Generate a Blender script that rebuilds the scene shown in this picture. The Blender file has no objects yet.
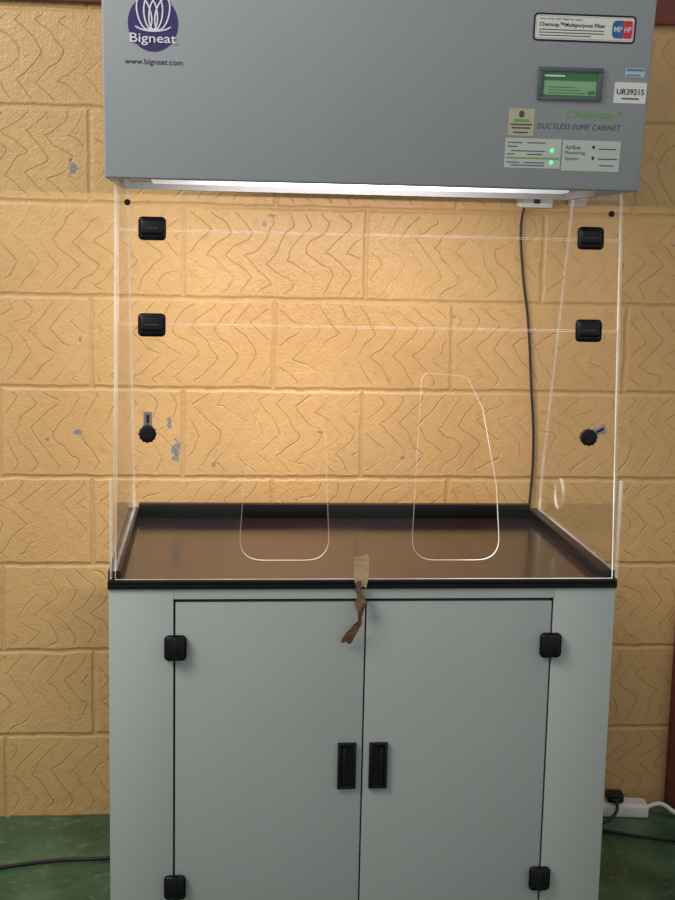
import bpy, bmesh, math, random
from mathutils import Vector, Matrix
random.seed(4)
scene=bpy.context.scene
COL=scene.collection
scene.view_settings.view_transform='Standard'

# ---------------------------------------------------------------- materials
def lin(c):
    return tuple(((v/255)/12.92 if v/255<=.04045 else ((v/255+.055)/1.055)**2.4) for v in c)+(1,)
MATS={}
def mat(name,rgb,rough=.5,metal=0,spec=.5,noise=0,nscale=40,bump=0,emit=0,coat=0,rnoise=0):
    if name in MATS: return MATS[name]
    m=bpy.data.materials.new(name); m.use_nodes=True
    nt=m.node_tree; b=nt.nodes['Principled BSDF']
    b.inputs['Roughness'].default_value=rough; b.inputs['Metallic'].default_value=metal
    b.inputs['Specular IOR Level'].default_value=spec
    b.inputs['Coat Weight'].default_value=coat
    c=lin(rgb); b.inputs['Base Color'].default_value=c
    if emit:
        b.inputs['Emission Color'].default_value=c; b.inputs['Emission Strength'].default_value=emit
    if noise or bump or rnoise:
        tc=nt.nodes.new('ShaderNodeNewGeometry')
        n=nt.nodes.new('ShaderNodeTexNoise'); n.inputs['Scale'].default_value=nscale; n.inputs['Detail'].default_value=5
        nt.links.new(tc.outputs['Position'],n.inputs['Vector'])
        if rnoise:
            mr=nt.nodes.new('ShaderNodeMapRange'); mr.inputs['From Min'].default_value=.35; mr.inputs['From Max'].default_value=.65
            mr.inputs['To Min'].default_value=rough; mr.inputs['To Max'].default_value=rough+rnoise
            nt.links.new(n.outputs['Fac'],mr.inputs['Value']); nt.links.new(mr.outputs[0],b.inputs['Roughness'])
        if noise:
            r=nt.nodes.new('ShaderNodeValToRGB')
            r.color_ramp.elements[0].position=.3; r.color_ramp.elements[1].position=.7
            r.color_ramp.elements[0].color=tuple(v*(1-noise) for v in c[:3])+(1,)
            r.color_ramp.elements[1].color=tuple(min(1,v*(1+noise)) for v in c[:3])+(1,)
            nt.links.new(n.outputs['Fac'],r.inputs['Fac']); nt.links.new(r.outputs['Color'],b.inputs['Base Color'])
        if bump:
            bp=nt.nodes.new('ShaderNodeBump'); bp.inputs['Strength'].default_value=bump; bp.inputs['Distance'].default_value=.001
            n2=nt.nodes.new('ShaderNodeTexNoise'); n2.inputs['Scale'].default_value=900; n2.inputs['Detail'].default_value=2
            nt.links.new(tc.outputs['Position'],n2.inputs['Vector'])
            nt.links.new(n2.outputs['Fac'],bp.inputs['Height']); nt.links.new(bp.outputs['Normal'],b.inputs['Normal'])
    MATS[name]=m; return m

class NM:
    def __init__(s,nt): s.nt=nt
    def m(s,op,a,b=None,c=None):
        n=s.nt.nodes.new('ShaderNodeMath'); n.operation=op
        for i,v in enumerate((a,b,c)):
            if v is None: continue
            if isinstance(v,(int,float)): n.inputs[i].default_value=v
            else: s.nt.links.new(v,n.inputs[i])
        return n.outputs[0]
    def step(s,v,lo,hi):
        n=s.nt.nodes.new('ShaderNodeMapRange'); n.interpolation_type='SMOOTHSTEP'
        n.inputs['From Min'].default_value=lo; n.inputs['From Max'].default_value=hi
        s.nt.links.new(v,n.inputs['Value']); return n.outputs[0]
    def noise(s,vec,scale,detail=3):
        n=s.nt.nodes.new('ShaderNodeTexNoise'); n.inputs['Scale'].default_value=scale; n.inputs['Detail'].default_value=detail
        s.nt.links.new(vec,n.inputs['Vector']); return n
    def mix(s,f,a,b):
        n=s.nt.nodes.new('ShaderNodeMix'); n.data_type='RGBA'
        s.nt.links.new(f,n.inputs[0]) if not isinstance(f,(int,float)) else setattr(n.inputs[0],'default_value',f)
        for i,v in ((6,a),(7,b)):
            if isinstance(v,tuple): n.inputs[i].default_value=v
            else: s.nt.links.new(v,n.inputs[i])
        return n.outputs[2]

def acrylic():
    m=bpy.data.materials.new('clear_acrylic'); m.use_nodes=True; nt=m.node_tree; nt.nodes.clear()
    o=nt.nodes.new('ShaderNodeOutputMaterial'); t=nt.nodes.new('ShaderNodeBsdfTransparent'); t.inputs[0].default_value=(.99,.99,.988,1)
    g=nt.nodes.new('ShaderNodeBsdfGlossy'); g.inputs['Roughness'].default_value=.03
    lw=nt.nodes.new('ShaderNodeLayerWeight'); lw.inputs[0].default_value=.5
    N=NM(nt)
    f=N.m('MINIMUM',N.m('ADD',N.m('MULTIPLY',N.m('POWER',lw.outputs['Facing'],5),.7),.010),.35)
    mx=nt.nodes.new('ShaderNodeMixShader')
    nt.links.new(f,mx.inputs[0]); nt.links.new(t.outputs[0],mx.inputs[1]); nt.links.new(g.outputs[0],mx.inputs[2])
    nt.links.new(mx.outputs[0],o.inputs[0]); return m
def edge_mat(name,fac=.55,em=.12,lamp_ramp=False):
    """machined acrylic edge; lamp_ramp=True: brighter to the right and low down, standing in for lamp reflection"""
    m=bpy.data.materials.new(name); m.use_nodes=True; nt=m.node_tree; nt.nodes.clear(); N=NM(nt)
    o=nt.nodes.new('ShaderNodeOutputMaterial'); t=nt.nodes.new('ShaderNodeBsdfTransparent')
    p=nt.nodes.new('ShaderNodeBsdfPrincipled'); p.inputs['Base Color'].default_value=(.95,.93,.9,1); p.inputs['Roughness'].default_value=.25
    p.inputs['Emission Color'].default_value=(1,.95,.9,1); p.inputs['Emission Strength'].default_value=em  # slight glow stands in for lamp light caught inside the acrylic
    mx=nt.nodes.new('ShaderNodeMixShader')
    g=nt.nodes.new('ShaderNodeNewGeometry'); n=N.noise(g.outputs['Position'],7,2)
    r=nt.nodes.new('ShaderNodeMapRange'); r.inputs['From Min'].default_value=.38; r.inputs['From Max'].default_value=.62
    r.inputs['To Min'].default_value=fac*.6; r.inputs['To Max'].default_value=min(1,fac*1.15)
    nt.links.new(n.outputs['Fac'],r.inputs['Value']); v=r.outputs[0]
    if lamp_ramp:
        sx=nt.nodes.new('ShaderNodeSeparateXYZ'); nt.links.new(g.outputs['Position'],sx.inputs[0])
        k=N.m('ADD',.5,N.m('MULTIPLY',N.step(sx.outputs['X'],.14,.23),1.1))  # lamp reflection painted into the edge mix, strongest at right and along the bottom
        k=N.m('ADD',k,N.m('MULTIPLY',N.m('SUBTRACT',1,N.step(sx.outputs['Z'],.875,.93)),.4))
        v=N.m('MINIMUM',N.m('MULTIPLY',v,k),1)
    nt.links.new(v,mx.inputs[0])
    nt.links.new(t.outputs[0],mx.inputs[1]); nt.links.new(p.outputs[0],mx.inputs[2]); nt.links.new(mx.outputs[0],o.inputs[0]); return m
ACR=acrylic(); EDGE=edge_mat('polished_acrylic_edge',.5,.2); EDGE_RAMP=edge_mat('lamp_ramp_edge',.6,.24,True); EDGE2=edge_mat('faint_acrylic_edge',.28,.05); EDGE3=edge_mat('side_acrylic_edge',.42,.12)

M_HOOD=mat('hood_grey_paint',(154,157,161),.42,spec=.35,noise=.03,nscale=3,bump=.12)
M_CAB=mat('cabinet_grey_paint',(180,184,181),.5,spec=.35,noise=.03,nscale=2,bump=.12)
M_DOOR=mat('door_grey_paint',(171,176,173),.45,spec=.35,noise=.03,nscale=2.5,bump=.12)
M_DARK=mat('dark_gap',(18,18,20),.8)
M_BLK=mat('black_plastic',(16,16,18),.42,spec=.35)
M_RIM=mat('black_rim',(12,11,12),.35,spec=.3,noise=.1,nscale=20)
M_TRAY=mat('brown_tray',(38,27,28),.08,spec=.38,noise=.08,nscale=7,bump=.06,rnoise=.07)
M_STEEL=mat('brushed_steel',(170,168,165),.3,metal=1)
M_WHITE=mat('white_plastic',(222,220,214),.4)
M_STK=mat('white_sticker',(225,225,220),.5)
M_STK2=mat('pale_grey_card',(190,198,190),.5)
M_INK=mat('black_ink',(20,20,24),.6)
M_INK2=mat('grey_ink',(70,80,80),.6)
M_PUR=mat('purple_ink',(62,48,104),.5)
M_LOGOW=mat('white_ink',(225,225,230),.5)
M_BLUE=mat('blue_ink',(40,100,160),.5)
M_CYAN=mat('cyan_ink',(60,140,190),.5)
M_RED=mat('red_ink',(215,45,50),.5)
M_GREEN=mat('green_ink',(112,166,78),.5)
M_LCD=mat('lcd_green',(48,104,60),.25,emit=.2)
M_LCD2=mat('lcd_pale',(118,152,116),.3,emit=.2)
M_LED=mat('led_green',(60,255,110),.4,emit=3)
M_TAPE=mat('brown_tape',(186,158,120),.25,noise=.08,nscale=60)
M_TAPE2=mat('dark_tape',(106,76,56),.22,noise=.15,nscale=60)
M_MAROON=mat('maroon_paint',(105,48,38),.5,noise=.2,nscale=15)
M_CABLE=mat('black_cable',(26,26,28),.5)
M_GCABLE=mat('dark_grey_cable',(36,31,30),.5)
M_BEIGE=mat('beige_sticker',(188,178,150),.55)
M_CYL=mat('worn_grey_plastic',(62,58,56),.5)

def wall_mat():
    m=bpy.data.materials.new('painted_block_wall'); m.use_nodes=True; nt=m.node_tree
    b=nt.nodes['Principled BSDF']; N=NM(nt)
    g=nt.nodes.new('ShaderNodeNewGeometry'); pos=g.outputs['Position']
    sx=nt.nodes.new('ShaderNodeSeparateXYZ'); nt.links.new(pos,sx.inputs[0])
    nz=N.noise(pos,18,4); wob=N.m('MULTIPLY',N.m('SUBTRACT',nz.outputs['Fac'],.5),.010)
    x=N.m('ADD',sx.outputs['X'],wob); z=N.m('ADD',sx.outputs['Z'],wob)
    zz=N.m('DIVIDE',N.m('ADD',z,.0043+2.25),.225)
    row=N.m('FLOOR',zz); fz=N.m('FRACT',zz)
    par=N.m('MODULO',row,2)
    uu=N.m('DIVIDE',N.m('ADD',N.m('ADD',x,.3774+4.5),N.m('MULTIPLY',par,.225)),.45)
    fu=N.m('FRACT',uu); blk=N.m('FLOOR',uu)
    dx=N.m('MULTIPLY',N.m('MINIMUM',fu,N.m('SUBTRACT',1,fu)),.45)
    dz=N.m('MULTIPLY',N.m('MINIMUM',fz,N.m('SUBTRACT',1,fz)),.225)
    d=N.m('MINIMUM',dx,dz)
    blockh=N.step(d,.001,.009)
    wn=nt.nodes.new('ShaderNodeTexWhiteNoise'); wn.noise_dimensions='2D'
    cv=nt.nodes.new('ShaderNodeCombineXYZ'); nt.links.new(blk,cv.inputs[0]); nt.links.new(row,cv.inputs[1]); nt.links.new(cv.outputs[0],wn.inputs['Vector'])
    rnd=wn.outputs['Value']
    wz=N.m('ADD',N.m('MULTIPLY',z,7.4),N.m('MULTIPLY',rnd,3.0))
    med=N.noise(pos,6,2)
    wz=N.m('ADD',wz,N.m('MULTIPLY',N.m('SUBTRACT',med.outputs['Fac'],.5),1.0))
    tq=N.m('SUBTRACT',N.m('FRACT',wz),.5)
    tri=N.m('SQRT',N.m('ADD',N.m('MULTIPLY',tq,tq),.004))
    big=N.noise(pos,8,2)
    t=N.m('ADD',x,N.m('MULTIPLY',tri,.14))
    t=N.m('ADD',t,N.m('MULTIPLY',N.m('SUBTRACT',big.outputs['Fac'],.5),.055))
    t=N.m('ADD',t,N.m('MULTIPLY',rnd,.3))
    ft=N.m('FRACT',N.m('DIVIDE',t,.050))
    dl=N.m('MULTIPLY',N.m('ABSOLUTE',N.m('SUBTRACT',ft,.5)),.050)
    line=N.m('SUBTRACT',1,N.step(dl,.0002,.0028))
    msk=N.m('ADD',N.m('MULTIPLY',N.step(N.noise(pos,8,2).outputs['Fac'],.34,.54),.7),.3)
    inset=N.step(d,.010,.018)
    line=N.m('MULTIPLY',N.m('MULTIPLY',line,msk),inset)
    fine=N.noise(pos,170,5)
    lump=N.noise(pos,40,4)
    pit=N.step(N.noise(pos,95,2).outputs['Fac'],.66,.74)
    h=N.m('ADD',N.m('MULTIPLY',blockh,.6),N.m('MULTIPLY',line,-.40))
    h=N.m('ADD',h,N.m('MULTIPLY',fine.outputs['Fac'],.34)); h=N.m('ADD',h,N.m('MULTIPLY',lump.outputs['Fac'],.38))
    h=N.m('SUBTRACT',h,N.m('MULTIPLY',pit,.22))
    bp=nt.nodes.new('ShaderNodeBump'); bp.inputs['Strength'].default_value=.75; bp.inputs['Distance'].default_value=.006
    nt.links.new(h,bp.inputs['Height']); nt.links.new(bp.outputs['Normal'],b.inputs['Normal'])
    base=N.mix(N.step(N.noise(pos,2.2,4).outputs['Fac'],.35,.65),lin((209,172,114)),lin((197,159,103)))
    base=N.mix(N.m('MULTIPLY',rnd,.4),base,lin((210,166,118)))
    base=N.mix(N.m('MULTIPLY',N.step(N.noise(pos,45,6).outputs['Fac'],.5,.75),.22),base,lin((168,126,82)))
    groove_shade=N.m('MAXIMUM',N.m('MULTIPLY',line,.13),N.m('MULTIPLY',N.m('SUBTRACT',1,blockh),.12))  # occlusion in grooves and joints, painted into the wall colour
    base=N.mix(groove_shade,base,lin((112,76,44)))
    chip=None
    cn=N.noise(pos,70,4)
    for (cx,cz,rx,rz) in [(-.395,.965,.009,.034),(-.41,1.03,.006,.018),(-.635,1.01,.010,.007),(-.645,1.65,.010,.020),(-.035,1.015,.010,.005),(.18,.95,.007,.005),(.70,1.02,.008,.006),(-.71,.99,.007,.004),(.30,1.31,.006,.004),(-.30,.93,.005,.007),(-.63,1.24,.003,.007),(.86,1.50,.009,.005),(-.16,1.55,.012,.003),(-.18,1.53,.004,.008),(.62,1.30,.006,.005),(.68,.55,.007,.006)]:
        a=N.m('DIVIDE',N.m('SUBTRACT',sx.outputs['X'],cx),rx); c=N.m('DIVIDE',N.m('SUBTRACT',sx.outputs['Z'],cz),rz)
        r=N.m('SQRT',N.m('ADD',N.m('MULTIPLY',a,a),N.m('MULTIPLY',c,c)))
        r=N.m('ADD',r,N.m('MULTIPLY',N.m('SUBTRACT',cn.outputs['Fac'],.5),3.0))
        k=N.m('SUBTRACT',1,N.step(r,.8,1.05)); chip=k if chip is None else N.m('MAXIMUM',chip,k)
    base=N.mix(N.m('MULTIPLY',chip,.8),base,lin((108,124,136)))
    nt.links.new(base,b.inputs['Base Color']); b.inputs['Roughness'].default_value=.38; b.inputs['Specular IOR Level'].default_value=.42
    return m
def floor_mat():
    m=bpy.data.materials.new('green_floor_paint'); m.use_nodes=True; nt=m.node_tree
    b=nt.nodes['Principled BSDF']; N=NM(nt)
    g=nt.nodes.new('ShaderNodeNewGeometry'); pos=g.outputs['Position']
    a=N.noise(pos,6,6); c=N.noise(pos,38,5)
    base=N.mix(N.step(a.outputs['Fac'],.35,.68),lin((42,76,54)),lin((72,106,78)))
    base=N.mix(N.m('MULTIPLY',N.step(c.outputs['Fac'],.54,.72),.6),base,lin((108,124,104)))
    nt.links.new(base,b.inputs['Base Color'])
    nt.links.new(N.m('ADD',N.m('MULTIPLY',a.outputs['Fac'],.3),.16),b.inputs['Roughness'])
    bp=nt.nodes.new('ShaderNodeBump'); bp.inputs['Strength'].default_value=.3; bp.inputs['Distance'].default_value=.002
    nt.links.new(c.outputs['Fac'],bp.inputs['Height']); nt.links.new(bp.outputs['Normal'],b.inputs['Normal'])
    return m

# ---------------------------------------------------------------- mesh helpers
def wloc(p): return Vector(p.location)+(wloc(p.parent) + p_inv(p) if p.parent else Vector((0,0,0)))
def p_inv(p): return p.matrix_parent_inverse.translation
def link(o,parent=None,**kw):
    COL.objects.link(o)
    if parent:
        o.parent=parent; o.matrix_parent_inverse=Matrix.Translation(-wloc(parent))
    for k,v in kw.items(): o[k]=v
    return o
def empty(name,loc,label,cat):
    e=bpy.data.objects.new(name,None); e.location=loc; e.empty_display_size=.1; COL.objects.link(e)
    e['label']=label; e['category']=cat; return e
def box_bm(bm,x0,x1,y0,y1,z0,z1,bev=0,seg=2,mi=0,M=None):
    r=bmesh.ops.create_cube(bm,size=1); vs=r['verts']
    for v in vs: v.co=Vector(((x0+x1)/2+v.co.x*(x1-x0),(y0+y1)/2+v.co.y*(y1-y0),(z0+z1)/2+v.co.z*(z1-z0)))
    fs=set(f for v in vs for f in v.link_faces)
    for f in fs: f.material_index=mi
    if bev:
        es=set(e for v in vs for e in v.link_edges)
        rr=bmesh.ops.bevel(bm,geom=list(es),offset=bev,segments=seg,affect='EDGES',profile=.5,material=-1)
        for f in rr['faces']: f.material_index=mi
        vs=list(set(v for f in rr['faces'] for v in f.verts)|set(v for v in vs if v.is_valid))
    if M is not None:
        for v in set(vs): v.co=M@v.co
    return vs
def cyl_bm(bm,c,r,d,axis='Y',seg=32,mi=0,bev=0,r2=None):
    rr=bmesh.ops.create_cone(bm,cap_ends=True,segments=seg,radius1=r,radius2=r if r2 is None else r2,depth=d)
    vs=rr['verts']
    R={'Y':Matrix.Rotation(math.pi/2,4,'X'),'X':Matrix.Rotation(math.pi/2,4,'Y'),'Z':Matrix.Identity(4)}[axis]
    fs=set(f for v in vs for f in v.link_faces)
    for f in fs: f.material_index=mi
    if bev:
        es=[e for e in set(e for v in vs for e in v.link_edges) if len(e.link_faces)==2 and any(len(f.verts)>4 for f in e.link_faces)]
        b=bmesh.ops.bevel(bm,geom=es,offset=bev,segments=2,affect='EDGES',profile=.5)
        for f in b['faces']: f.material_index=mi
        vs=list(set(v for f in b['faces'] for v in f.verts)|set(v for v in vs if v.is_valid))
    for v in set(vs): v.co=R@v.co+Vector(c)
    return vs
def to_obj(bm,name,mats,parent=None,smooth=True,**kw):
    bmesh.ops.recalc_face_normals(bm,faces=bm.faces)
    me=bpy.data.meshes.new(name); bm.to_mesh(me); bm.free()
    for m in mats: me.materials.append(m)
    if smooth:
        for p in me.polygons: p.use_smooth=True
        try: me.set_sharp_from_angle(angle=math.radians(35))
        except Exception: pass
    o=bpy.data.objects.new(name,me)
    return link(o,parent,**kw)
def tube(name,pts,r,m,parent=None,res=10,**kw):
    cu=bpy.data.curves.new(name,'CURVE'); cu.dimensions='3D'; cu.bevel_depth=r; cu.bevel_resolution=4; cu.resolution_u=res; cu.use_fill_caps=True
    sp=cu.splines.new('BEZIER'); sp.bezier_points.add(len(pts)-1)
    for i,p in enumerate(pts):
        bp=sp.bezier_points[i]; bp.co=p; bp.handle_left_type=bp.handle_right_type='AUTO'
    tmp=bpy.data.objects.new('tmp',cu); COL.objects.link(tmp)
    me=bpy.data.meshes.new_from_object(tmp.evaluated_get(bpy.context.evaluated_depsgraph_get())); bpy.data.objects.remove(tmp)
    me.materials.clear(); me.materials.append(m)
    for p in me.polygons: p.use_smooth=True
    me.name=name
    return link(bpy.data.objects.new(name,me),parent,**kw)
def fill_mesh(splines,extrude=0,bevel=0):
    cu=bpy.data.curves.new('t','CURVE'); cu.dimensions='2D'; cu.fill_mode='BOTH'; cu.extrude=extrude; cu.bevel_depth=bevel; cu.bevel_resolution=0
    for pts in splines:
        sp=cu.splines.new('POLY'); sp.points.add(len(pts)-1); sp.use_cyclic_u=True
        for i,(x,y) in enumerate(pts): sp.points[i].co=(x,y,0,1)
    tmp=bpy.data.objects.new('tmp',cu); COL.objects.link(tmp)
    me=bpy.data.meshes.new_from_object(tmp.evaluated_get(bpy.context.evaluated_depsgraph_get())); bpy.data.objects.remove(tmp)
    return me
def round_poly(pts,rad,seg=8):
    out=[]; n=len(pts)
    for i in range(n):
        p=Vector(pts[i]); a=Vector(pts[i-1]); b=Vector(pts[(i+1)%n]); r=rad[i] if isinstance(rad,(list,tuple)) else rad
        if r<=0: out.append(tuple(p)); continue
        da=(a-p).normalized(); db=(b-p).normalized(); ang=da.angle(db); t=r/math.tan(ang/2)
        s=p+da*t; e=p+db*t
        for k in range(seg+1):
            u=k/seg; out.append(tuple((1-u)**2*s+2*u*(1-u)*p+u*u*e))
    return out

TAN=.13; ZB=1.593
class Flat:
    def __init__(s,surf): s.surf=surf; s.v=[];s.f=[];s.mi=[];s.mats=[]
    def mid(s,m):
        if m not in s.mats: s.mats.append(m)
        return s.mats.index(m)
    def add(s,verts2,faces,m,lay):
        o=len(s.v); s.v+=[s.surf(x,z,lay) for x,z in verts2]; s.f+=[[i+o for i in f] for f in faces]; s.mi+=[s.mid(m)]*len(faces)
    def poly(s,pts,m,lay=1): s.add(pts,[list(range(len(pts)))],m,lay)
    def rect(s,x0,x1,z0,z1,m,lay=1,r=0):
        pts=[(x0,z0),(x1,z0),(x1,z1),(x0,z1)]
        if r: pts=round_poly(pts,r,5)
        s.poly(pts,m,lay)
    def disc(s,cx,cz,rx,rz,m,lay=1,n=40,start=0):
        s.poly([(cx+rx*math.cos(2*math.pi*i/n),cz+rz*math.sin(2*math.pi*i/n)) for i in range(n)],m,lay)
    def ring(s,cx,cz,rx,rz,w,m,lay=1,a0=0,a1=360,rot=0,n=36):
        v=[];f=[]; c,sn=math.cos(rot),math.sin(rot)
        for i in range(n+1):
            a=math.radians(a0+(a1-a0)*i/n)
            for k in (-w/2,w/2):
                x=(rx+k)*math.cos(a); z=(rz+k)*math.sin(a); v.append((cx+x*c-z*sn,cz+x*sn+z*c))
            if i: f.append([2*i-2,2*i-1,2*i+1,2*i])
        s.add(v,f,m,lay)
    def text(s,body,cx,cz,w,h,m,lay=2,bold=0,shear=0,space=1):
        cu=bpy.data.curves.new('t','FONT'); cu.body=body; cu.size=1; cu.offset=bold; cu.shear=shear; cu.resolution_u=3; cu.space_character=space
        tmp=bpy.data.objects.new('tmp',cu); COL.objects.link(tmp)
        me=bpy.data.meshes.new_from_object(tmp.evaluated_get(bpy.context.evaluated_depsgraph_get())); bpy.data.objects.remove(tmp)
        xs=[v.co.x for v in me.vertices]; ys=[v.co.y for v in me.vertices]
        kx=w/(max(xs)-min(xs)); ky=h/(max(ys)-min(ys)); mx=(max(xs)+min(xs))/2; my=(max(ys)+min(ys))/2
        s.add([(cx+(v.co.x-mx)*kx,cz+(v.co.y-my)*ky) for v in me.vertices],[list(p.vertices) for p in me.polygons],m,lay)
    def obj(s,name,parent,**kw):
        me=bpy.data.meshes.new(name); me.from_pydata(s.v,[],s.f); 
        for m in s.mats: me.materials.append(m)
        for p,i in zip(me.polygons,s.mi): p.material_index=i
        me.update(); return link(bpy.data.objects.new(name,me),parent,**kw)
def hoodsurf(x,z,lay): return (x,-TAN*(z-ZB)-.0005*lay,z)

# ================================================================ SETTING
YW=.79
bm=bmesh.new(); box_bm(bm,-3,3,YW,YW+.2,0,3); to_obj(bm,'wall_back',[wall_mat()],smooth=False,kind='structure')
bm=bmesh.new(); box_bm(bm,-3,3,-4,YW+.2,-.1,0); to_obj(bm,'floor',[floor_mat()],smooth=False,kind='structure')
bm=bmesh.new(); box_bm(bm,-3,3,YW-.02,YW,2.035,2.16,.004); to_obj(bm,'trim_1',[M_MAROON],kind='structure')
bm=bmesh.new(); box_bm(bm,.922,1.0,YW-.03,YW,0,.56,.006); to_obj(bm,'trim_2',[M_MAROON],kind='structure')

# ================================================================ BASE CABINET
cab=empty('storage_cabinet',(0,.3,0),'pale grey steel two-door base cabinet under the fume cabinet','cabinet')
bm=bmesh.new()
ZT=.817; DC=.64
box_bm(bm,-.5,-.376,0,.02,.03,ZT,.0015,2)
box_bm(bm,.376,.5,0,.02,.03,ZT,.0015,2)
box_bm(bm,-.376,.376,0,.02,.796,ZT,.001,1)
box_bm(bm,-.376,.376,0,.02,.03,.075,.001,1)
box_bm(bm,-.5,-.482,.02,DC,.03,ZT); box_bm(bm,.482,.5,.02,DC,.03,ZT)
box_bm(bm,-.482,.482,DC-.018,DC,.03,ZT); box_bm(bm,-.482,.482,.02,DC-.018,.03,.05); box_bm(bm,-.482,.482,.02,DC-.018,ZT-.018,ZT-.002)
to_obj(bm,'body',[M_CAB],cab)
bm=bmesh.new(); box_bm(bm,-.4,.4,.0265,.032,.06,.798); to_obj(bm,'inner_panel',[M_DARK],cab,label='dark inside of the cabinet seen in the door gaps')
bm=bmesh.new(); box_bm(bm,-.48,.48,.04,DC-.03,0,.03); to_obj(bm,'plinth',[M_DARK],cab,label='black recessed plinth')
for s in (-1,1):
    bm=bmesh.new()
    xa,xb=sorted((s*.0016,s*.3725))
    box_bm(bm,xa,xb,.003,.022,.079,.7895,.0014,3)
    d=to_obj(bm,'door',[M_DOOR],cab)
    bm=bmesh.new(); xa,xb=sorted((s*.013,s*.050))
    t=.006
    box_bm(bm,xa,xa+t,-.004,.004,.404,.5,.0012); box_bm(bm,xb-t,xb,-.004,.004,.404,.5,.0012)
    box_bm(bm,xa+t,xb-t,-.004,.004,.404,.410,.0012); box_bm(bm,xa+t,xb-t,-.004,.004,.494,.5,.0012)
    box_bm(bm,xa+t*.5,xb-t*.5,.001,.0045,.406,.498)
    xm=(xa+xb)/2; box_bm(bm,xm-.003+.006*s,xm+.003+.006*s,-.006,.002,.412,.492,.0012)
    to_obj(bm,'handle',[M_BLK],d,label='black recessed plastic pull handle')
    for zc in (.700,.203):
        bm=bmesh.new(); xc=s*.372
        box_bm(bm,xc-.0215,xc+.0215,-.009,.003,zc-.025,zc+.025,.009,4)
        box_bm(bm,xc-.0215+.003,xc+.0215-.003,-.0115,-.008,zc-.021,zc+.021,.0022,2)
        cyl_bm(bm,(xc-s*.001,-.009,zc),.0055,.046,'Z',20,bev=.001)
        for dx in (-.0135,.0135):
            for dz in (-.013,.013): cyl_bm(bm,(xc+dx,-.012,zc+dz),.003,.002,'Y',12)
        to_obj(bm,'hinge',[M_BLK],d,label='black square plastic hinge')

# ================================================================ FUME CABINET
fc=empty('fume_cabinet',(0,.3,ZT),'grey fume cabinet with clear acrylic enclosure on the base cabinet','fume cabinet')
bm=bmesh.new()
box_bm(bm,-.502,.502,-.004,DC,ZT,.826,.001,1)
box_bm(bm,-.502,.502,-.004,.012,.826,.8345,.002,2)
box_bm(bm,-.502,-.478,.012,DC,.826,.850,.002,2); box_bm(bm,.474,.502,.012,DC,.826,.850,.002,2)
box_bm(bm,-.478,.474,DC-.025,DC,.826,.862,.002,2)
tray=to_obj(bm,'tray',[M_RIM],fc,label='black raised rim of the work surface')
bm=bmesh.new(); box_bm(bm,-.478,.474,.012,DC-.025,.826,.8285); to_obj(bm,'work_surface',[M_TRAY],tray,label='dark brown glossy work surface')

def sheet(name,splines,M,th=.005,parent=fc,label=None,edge=EDGE):
    me=fill_mesh(splines,th/2-.0006,.0006)
    me.materials.clear(); me.materials.append(ACR); me.materials.append(edge)
    for p in me.polygons:
        p.material_index=0 if abs(p.normal.z)>.95 else 1
    me.transform(M); me.name=name
    o=bpy.data.objects.new(name,me); link(o,parent)
    if label:o['label']=label
    return o
G0=.8365
def Gmat(off=0):
    a=math.atan(.1); return Matrix.Translation((0,off,G0))@Matrix.Rotation(math.pi/2-a,4,'X')
K=math.sqrt(1.01)
def gz(z): return (z-G0)*K
def gpt(x,z,off=0): return Vector((x,.1*(z-G0)+off,z))
XL,XR=-.482,.4905
outer=[(-.487,0),(.4915,0),(XR,gz(1.322)),(XL,gz(1.322))]
holes=[]
for s,dxh in ((-1,.010),(1,.002)):
    h=[(s*.084,.873),(s*.262,.873),(s*.252,1.02),(s*.222,1.17),(s*.190,1.232),(s*.100,1.240)]
    rd=[.045,.045,.05,.05,.02,.02]
    if s<0: h=h[::-1]; rd=rd[::-1]
    h=round_poly(h,rd,8)
    holes.append([(x+dxh,gz(z)) for x,z in h])
low=sheet('front_panel',[outer]+holes,Gmat(),label='clear acrylic lower front panel with two arm openings',edge=EDGE_RAMP)
mid=sheet('flap_panel',[[(XL,gz(1.326)),(XR,gz(1.326)),(XR,gz(1.499)),(XL,gz(1.499))]],Gmat(),label='clear acrylic hinged flap')
top=sheet('upper_panel',[[(XL,gz(1.503)),(XR,gz(1.503)),(XR,gz(1.60)),(XL,gz(1.60))]],Gmat(),label='clear acrylic fixed upper panel')
hole=[(.435+.033*math.cos(-2*math.pi*i/28),.925+.036*math.sin(-2*math.pi*i/28)) for i in range(28)]
for s in (-1,1):
    pl=[(.006,.852),(.61,.852),(.60,.95),(.44,1.600),(.083,1.600)]
    x0=.495 if s>0 else -.488
    M=Matrix(((0,0,1,x0),(1,0,0,0),(0,1,0,0),(0,0,0,1)))
    sp=sheet('side_panel',[pl]+([hole] if s>0 else []),M,th=.0065,label='clear acrylic side panel with a round port' if s>0 else 'clear acrylic side panel',edge=EDGE3)
    bm=bmesh.new(); xs=.5015 if s>0 else -.4955
    box_bm(bm,xs-.002,xs+.002,.0,.012,.8365,1.032,.0006,1)
    to_obj(bm,'edge_strip',[EDGE2],fc,label='clear acrylic corner strip')
def knob(x,z,parent):
    bm=bmesh.new(); c=gpt(x,z)
    R=Matrix.Translation(c)@Matrix.Rotation(-math.atan(.1),4,'X')
    box_bm(bm,-.026,.026,-.014,-.003,-.022,.022,.008,3,M=R)
    box_bm(bm,-.022,.022,-.019,-.012,-.012,.016,.005,3,M=R)
    box_bm(bm,-.013,.013,-.0205,-.018,-.002,.001,.0008,1,mi=1,M=R)
    box_bm(bm,-.019,.019,.003,.009,-.02,.02,.003,2,M=R)
    to_obj(bm,'hinge',[M_BLK,M_CYL],parent,label='black plastic panel hinge')
for x,z in ((-.419,1.503),(.430,1.503)): knob(x,z,top)
for x,z in ((-.419,1.322),(.430,1.324)): knob(x,z,low)
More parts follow.
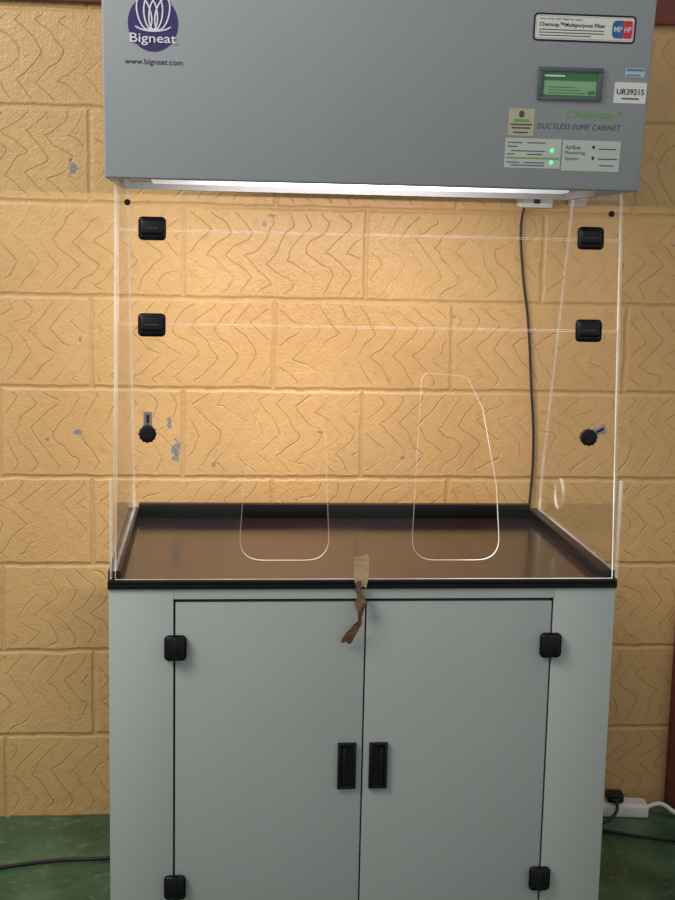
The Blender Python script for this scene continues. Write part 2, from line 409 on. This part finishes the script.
for xx in (-.466,.472):
    bm=bmesh.new(); c=gpt(xx,1.552)
    cyl_bm(bm,(c.x,c.y-.005,c.z),.006,.005,'Y',20,bev=.001); cyl_bm(bm,(c.x,c.y-.008,c.z),.0035,.003,'Y',12)
    to_obj(bm,'screw',[M_BLK],top,label='black fixing screw')
for x,ang in ((-.426,0),(.434,-62)):
    bm=bmesh.new(); c=gpt(x,1.117)
    cyl_bm(bm,(c.x,c.y-.011,c.z),.016,.014,'Y',32,bev=.003)
    for i in range(12):
        a=i*math.pi/6; cyl_bm(bm,(c.x+.0145*math.cos(a),c.y-.011,c.z+.0145*math.sin(a)),.0026,.012,'Y',10)
    cyl_bm(bm,(c.x,c.y-.0185,c.z),.010,.002,'Y',24)
    t=to_obj(bm,'thumb_screw',[M_BLK],low,label='black knurled thumb screw')
    bm=bmesh.new(); R=Matrix.Translation((c.x,c.y-.0045,c.z))@Matrix.Rotation(math.radians(-ang),4,'Y')
    box_bm(bm,-.008,.008,-.0012,.0012,-.01,.040,.001,1,M=R); box_bm(bm,-.008,.008,-.0012,.014,.038,.041,.001,1,M=R)
    box_bm(bm,-.0025,.0025,-.0018,.0,.02,.036,.0004,1,mi=1,M=R)
    to_obj(bm,'bracket',[M_STEEL,M_DARK],t,label='small steel bracket')

# hood
bm=bmesh.new()
HT=2.14; HB=.47
prof=[(0,ZB),(-TAN*(HT-ZB),HT),(HB,HT),(HB,ZB)]
vl=[];vr=[]
for y,z in prof: vl.append(bm.verts.new((-.503,y,z))); vr.append(bm.verts.new((.503,y,z)))
bm.faces.new(vl); bm.faces.new(vr[::-1])
for i in (0,1,2): bm.faces.new((vl[i],vl[(i+1)%4],vr[(i+1)%4],vr[i]))
yi0,yi1=.02,HB-.012; xi=.485
o=[vl[0],vr[0],vr[3],vl[3]]
inn=[bm.verts.new(p) for p in ((-xi,yi0,ZB),(xi,yi0,ZB),(xi,yi1,ZB),(-xi,yi1,ZB))]
up=[bm.verts.new((v.co.x,v.co.y,ZB+.015)) for v in inn]
for i in range(4):
    j=(i+1)%4; bm.faces.new((o[i],o[j],inn[j],inn[i])); bm.faces.new((inn[i],inn[j],up[j],up[i]))
bm.faces.new(up)
bmesh.ops.recalc_face_normals(bm,faces=bm.faces)
es=[e for e in bm.edges if (e.verts[0] in vl+vr and e.verts[1] in vl+vr)]
bmesh.ops.bevel(bm,geom=es,offset=.0035,segments=3,affect='EDGES',profile=.5)
hood=to_obj(bm,'hood',[M_HOOD],fc,label='grey painted steel filter hood')
M_LAMP=mat('lamp_white',(252,250,255),.5,emit=1)
nt=M_LAMP.node_tree; N=NM(nt); g=nt.nodes.new('ShaderNodeNewGeometry'); sx=nt.nodes.new('ShaderNodeSeparateXYZ'); nt.links.new(g.outputs['Position'],sx.inputs[0])
q=N.m('DIVIDE',N.m('ADD',sx.outputs['X'],.03),.19); e=N.m('MULTIPLY',N.m('EXPONENT',N.m('MULTIPLY',N.m('MULTIPLY',q,q),-1)),7)
nt.links.new(N.m('ADD',e,.25),nt.nodes['Principled BSDF'].inputs['Emission Strength'])
bm=bmesh.new(); box_bm(bm,-.42,.38,.045,.11,ZB-.0035,ZB+.015,.003,3); to_obj(bm,'lamp',[M_LAMP],hood,label='glowing white strip lamp')

F=Flat(hoodsurf)
cx,cz=-.413,1.863
F.disc(cx,cz,.0445,.048,M_PUR,1)
for k,(dx,rt) in enumerate(((-.0155,.26),(-.004,.12),(.005,-.12),(.0165,-.26))):
    F.ring(cx+dx,cz+.016,.0118,.0275,.0026,M_LOGOW,2+.3*k,0,360,rt)
F.ring(cx,cz-.001,.033,.012,.0026,M_LOGOW,2,200,340)
F.text('Bigneat',cx,cz-.0275,.082,.0205,M_LOGOW,5,bold=.006)
F.obj('emblem',hood,label='round purple emblem with white loops and lettering')
F=Flat(hoodsurf); F.text('www.bigneat.com',-.412,1.7965,.103,.0125,M_INK,1,bold=.002); F.obj('lettering',hood,label='small black web address')
F=Flat(hoodsurf)
x0,x1,z0,z1=.279,.464,1.861,1.903
F.rect(x0-.0034,x1+.0034,z0-.0034,z1+.0034,M_INK,1,.009); F.rect(x0,x1,z0,z1,M_STK,2,.006)
F.rect(x0+.0015,x1-.0015,z0+.0015,z1-.0015,M_RED,2.2,.005); F.rect(x0+.0022,x1-.0022,z0+.0022,z1-.0022,M_STK,2.6,.004)
F.text('Use only with Bigneat type',x0+.047,z1-.0068,.078,.0045,M_INK,3.2)
F.text('Chemcap™Multipurpose Filter',x0+.069,z1-.0170,.124,.0092,M_INK,3.2,bold=.018)
for i,wd in enumerate((.122,.122,.098)):
    F.rect(x0+.007,x0+.007+wd,z0+.0060+.0050*(2-i),z0+.0076+.0050*(2-i),M_INK2,3.2)
zc=(z0+z1)/2
F.rect(x1-.041,x1-.018,zc-.0155,zc+.0155,M_BLUE,3.1,.009); F.rect(x1-.030,x1-.0205,zc-.0155,zc+.0155,M_BLUE,3.15)
F.rect(x1-.0205,x1-.0035,zc-.0155,zc+.0155,M_RED,3.4,.004)
F.text('MP',x1-.0300,zc,.0150,.0095,M_LOGOW,4.5,bold=.01); F.text('HP',x1-.0120,zc,.0125,.0095,M_LOGOW,4.5,bold=.01)
F.obj('sticker',hood,label='white filter sticker with blue and red marks')
def hb(bm,x0,x1,z0,z1,d0,d1,mi=0,bev=0):
    vs=box_bm(bm,x0,x1,-d1,-d0,z0,z1,bev,2,mi)
    for v in set(vs): v.co.y+= -TAN*(v.co.z-ZB)
M_BEZ=mat('bezel_grey',(88,94,100),.45)
bm=bmesh.new(); x0,x1,z0,z1=.291,.413,1.754,1.813
hb(bm,x0,x1,z0,z0+.006,0,.005,0,.001); hb(bm,x0,x1,z1-.008,z1,0,.005,0,.001); hb(bm,x0,x0+.008,z0+.006,z1-.008,0,.005,0,.001); hb(bm,x1-.009,x1,z0+.006,z1-.008,0,.005,0,.001)
disp=to_obj(bm,'display',[M_BEZ],hood,label='dark framed control display with a green screen')
F=Flat(hoodsurf); F.rect(x0+.008,x1-.009,z0+.006,z1-.008,M_LCD,1)
F.rect(x0+.012,x1-.011,z0+.010,z1-.024,M_LCD2,2); F.rect(x0+.012,x0+.05,z1-.017,z1-.014,M_LOGOW,3)
for i in range(3): F.rect(x0+.020,x1-.030-.01*i,z0+.013+.005*i,z0+.0142+.005*i,M_LCD,3)
F.rect(x1-.026,x1-.013,z0+.012,z0+.018,M_LCD,3)
F.v=[(a,b-.001,c) for a,b,c in F.v]
F.obj('screen',hood,label='green status screen')
F=Flat(hoodsurf); F.rect(.437,.4985,1.753,1.7905,M_STK,1,.002); F.text('UR39215',.468,1.7735,.052,.0105,M_INK,2,bold=.012); F.rect(.452,.485,1.760,1.7625,M_INK2,2)
F.obj('sticker',hood,label='white asset number sticker')
F=Flat(hoodsurf); F.rect(.455,.492,1.800,1.816,M_STK2,1); F.rect(.457,.490,1.8105,1.8145,M_CYAN,2); F.rect(.457,.484,1.802,1.8045,M_CYAN,2); F.obj('sticker',hood,label='small pale sticker with blue text')
F=Flat(hoodsurf); F.rect(.241,.290,1.689,1.738,M_BEIGE,1); 
F.rect(.245,.286,1.708,1.7105,M_INK2,2); F.rect(.248,.283,1.702,1.7045,M_INK2,2); F.rect(.251,.280,1.714,1.719,M_GREEN,2); F.disc(.265,1.728,.005,.006,M_INK2,2,16); F.rect(.251,.279,1.694,1.6965,M_INK2,2)
F.obj('sticker',hood,label='beige inspection sticker')
F=Flat(hoodsurf); F.text('Chemcap',.396,1.7290,.092,.0195,M_GREEN,1,shear=.25,bold=.010); F.text('TM',.450,1.734,.010,.006,M_GREEN,1)
F.text('DUCTLESS FUME CABINET',.376,1.7080,.160,.0100,M_INK2,1,shear=.22,space=1.12)
F.obj('lettering',hood,label='green and grey product lettering')
F=Flat(hoodsurf); F.rect(.238,.345,1.631,1.685,M_STK2,1,.002); F.rect(.240,.343,1.648,1.6505,M_GREEN,2)
for z,ws in ((1.677,((.242,.270),(.280,.314))),(1.670,((.242,.262),)),(1.662,((.250,.314),)),(1.656,((.242,.256),(.280,.309))),(1.641,((.242,.267),(.275,.314))),(1.636,((.250,.314),))):
    for a,b in ws: F.rect(a,b,z-.0008,z+.0008,M_INK2,2)
F.disc(.328,1.664,.003,.003,M_LED,3,14); F.disc(.328,1.642,.003,.003,M_LED,3,14)
F.obj('control_panel',hood,label='pale control label with two green lights')
F=Flat(hoodsurf); F.rect(.3475,.459,1.628,1.684,M_STK2,1,.002)
for i,t in enumerate(('Airflow','Monitoring','System')): F.text(t,.352+.007+len(t)*.0013,1.671-.0105*i,.0075+len(t)*.0031,.0075,M_INK2,2)
F.rect(.417,.450,1.668,1.6698,M_INK2,2); F.rect(.417,.454,1.650,1.6518,M_INK2,2); F.rect(.420,.448,1.638,1.6398,M_INK2,2)
F.disc(.407,1.672,.0025,.003,M_INK,2,12); F.disc(.407,1.652,.0025,.003,M_INK,2,12)
F.obj('control_panel',hood,label='pale airflow monitoring label')

# ================================================================ TAPE
def ribbon(name,rows,m,parent,nx=5,sub=4,crk=.0006,**kw):
    bm=bmesh.new(); grid=[]
    for i in range(len(rows)-1):
        for k in range(sub if i<len(rows)-2 else sub+1):
            u=k/sub; a=Vector(rows[i][0]).lerp(Vector(rows[i+1][0]),u); b=Vector(rows[i][1]).lerp(Vector(rows[i+1][1]),u)
            row=[]
            for q in range(nx):
                p=a.lerp(b,q/(nx-1)); p.y-=random.uniform(0,crk)
                row.append(bm.verts.new(p))
            grid.append(row)
    for r in (grid[0],grid[-1]):
        for v in r: v.co.z+=random.uniform(-.004,.004)
    for i in range(len(grid)-1):
        for q in range(nx-1): bm.faces.new((grid[i][q],grid[i][q+1],grid[i+1][q+1],grid[i+1][q]))
    o=to_obj(bm,name,[m],parent,smooth=False,**kw)
    md=o.modifiers.new('t','SOLIDIFY'); md.thickness=.0004
    return o
tape=empty('packing_tape',(-.015,-.01,.80),'torn twisted strip of brown packing tape on the worktop edge','tape')
ribbon('tape_strip',[((-.026,-.006,.886),(.002,-.006,.884)),((-.027,-.006,.862),(.003,-.007,.860)),((-.027,-.0085,.838),(.001,-.009,.836)),((-.022,-.0075,.824),(-.002,-.008,.823))],M_TAPE,tape,label='pale tan stuck-down tape')
ribbon('tape_end',[((-.022,-.0105,.834),(-.013,-.011,.834)),((-.024,-.011,.818),(-.013,-.012,.818)),((-.020,-.012,.803),(-.006,-.016,.805)),((-.026,-.012,.788),(-.002,-.020,.793)),((-.019,-.020,.774),(-.007,-.014,.777)),((-.018,-.022,.758),(-.010,-.012,.760)),((-.029,-.014,.745),(-.009,-.018,.752)),((-.042,-.012,.728),(-.020,-.014,.730)),((-.050,-.009,.714),(-.030,-.009,.706))],M_TAPE2,tape,crk=.0014,label='darker twisted torn tape end')

# ================================================================ WALL OUTLET + CABLES
out=empty('wall_fitting',(.49,YW,1.60),'white plastic electrical socket box fixed to the block wall','socket')
bm=bmesh.new(); box_bm(bm,.447,.532,YW-.035,YW,1.584,1.665,.004,2); box_bm(bm,.455,.524,YW-.038,YW-.034,1.590,1.658,.001,1); to_obj(bm,'fitting_body',[M_WHITE],out)
bm=bmesh.new(); box_bm(bm,.484,.498,YW-.046,YW-.037,1.594,1.608,.003,2); to_obj(bm,'switch',[M_BLK],out,label='small black switch')
jb=empty('wall_fitting',(.60,YW,1.60),'small pale plastic junction box fixed to the block wall','socket')  # junction box, only grouped with the sockets
bm=bmesh.new(); box_bm(bm,.578,.622,YW-.025,YW,1.590,1.64,.004,2); box_bm(bm,.583,.617,YW-.028,YW-.024,1.594,1.636,.001,1); to_obj(bm,'fitting_body',[M_WHITE],jb)
cb=tube('power_cable',[(.462,YW-.030,1.59),(.458,YW-.02,1.55),(.468,YW-.012,1.43),(.488,YW-.012,1.30),(.502,YW-.012,1.15),(.516,YW-.012,.98),(.513,YW-.012,.85),(.50,YW-.02,.70),(.51,YW-.02,.3),(.56,YW-.06,.01)],.0032,M_GCABLE)
cb['label']='dark power cable hanging down the block wall'; cb['category']='cable'
c1=tube('floor_cable',[(-1.2,.42,.006),(-.95,.45,.006),(-.80,.497,.006),(-.66,.528,.006),(-.55,.533,.006),(-.3,.60,.006)],.0045,M_CABLE)
c1['label']='black cable lying on the green floor beside the cabinet'; c1['category']='cable'
c2=tube('floor_cable',[(.52,.66,.006),(.62,.655,.006),(.70,.628,.006),(.78,.59,.006),(.874,.563,.006),(1.1,.52,.006)],.0045,M_CABLE)
c2['label']='black cable curling across the green floor'; c2['category']='cable'
ps=empty('power_strip',(.79,.74,0),'white extension socket with black plug on the floor','power strip')
R=Matrix.Translation((.79,.735,0))@Matrix.Rotation(-.12,4,'Z')
bm=bmesh.new(); box_bm(bm,-.075,.065,-.028,.028,0,.034,.006,3,M=R); box_bm(bm,-.068,.058,-.022,.022,.033,.037,.002,1,M=R)
to_obj(bm,'strip_body',[M_WHITE],ps)
bm=bmesh.new(); box_bm(bm,-.045,.0,-.02,.02,.037,.062,.006,2,M=R); box_bm(bm,-.035,-.01,-.036,-.018,.042,.055,.003,1,M=R); to_obj(bm,'plug',[M_BLK],ps,label='black plug')
tube('lead',[(.855,.73,.02),(.89,.725,.03),(.93,.70,.012),(1.1,.66,.008)],.006,M_WHITE,ps,label='white lead')
tube('plug_lead',[(.765,.705,.05),(.75,.67,.03),(.70,.66,.007),(.62,.70,.006),(.56,.72,.006)],.0045,M_CABLE,ps,label='black plug lead')

# ================================================================ LIGHT
w=bpy.data.worlds.new('World'); scene.world=w; w.use_nodes=True
w.node_tree.nodes['Background'].inputs[0].default_value=(1,.995,.99,1); w.node_tree.nodes['Background'].inputs[1].default_value=.48
def area(name,loc,rot,sx,sy,e,c):
    l=bpy.data.lights.new(name,'AREA'); l.shape='RECTANGLE'; l.size=sx; l.size_y=sy; l.energy=e; l.color=c
    o=bpy.data.objects.new(name,l); o.location=loc; o.rotation_euler=rot; COL.objects.link(o); return o
area('room_light',(-1.8,-1.0,2.75),(math.radians(30),math.radians(-28),0),1.1,.85,46,(1,.99,.96))
area('lamp_light',(-.02,.20,ZB-.0015),(math.radians(18),0,0),.6,.012,9,(1,.87,.81))

# ================================================================ CAMERA
f=Vector((0.09433355,0.98374469,-0.15279908)); r=Vector((0.99551864,-0.09219328,0.02104829)); u=Vector((-0.00661909,0.1540999,0.9880331))
cd=bpy.data.cameras.new('camera'); cam=bpy.data.objects.new('camera',cd); COL.objects.link(cam)
C=Vector((-.2994,-2.4607,1.4733))
cam.matrix_world=Matrix(((r.x,u.x,-f.x,C.x),(r.y,u.y,-f.y,C.y),(r.z,u.z,-f.z,C.z),(0,0,0,1)))
cd.sensor_fit='VERTICAL'; cd.sensor_height=36; cd.lens=36*1300.9/900; cd.clip_start=.05
scene.camera=cam
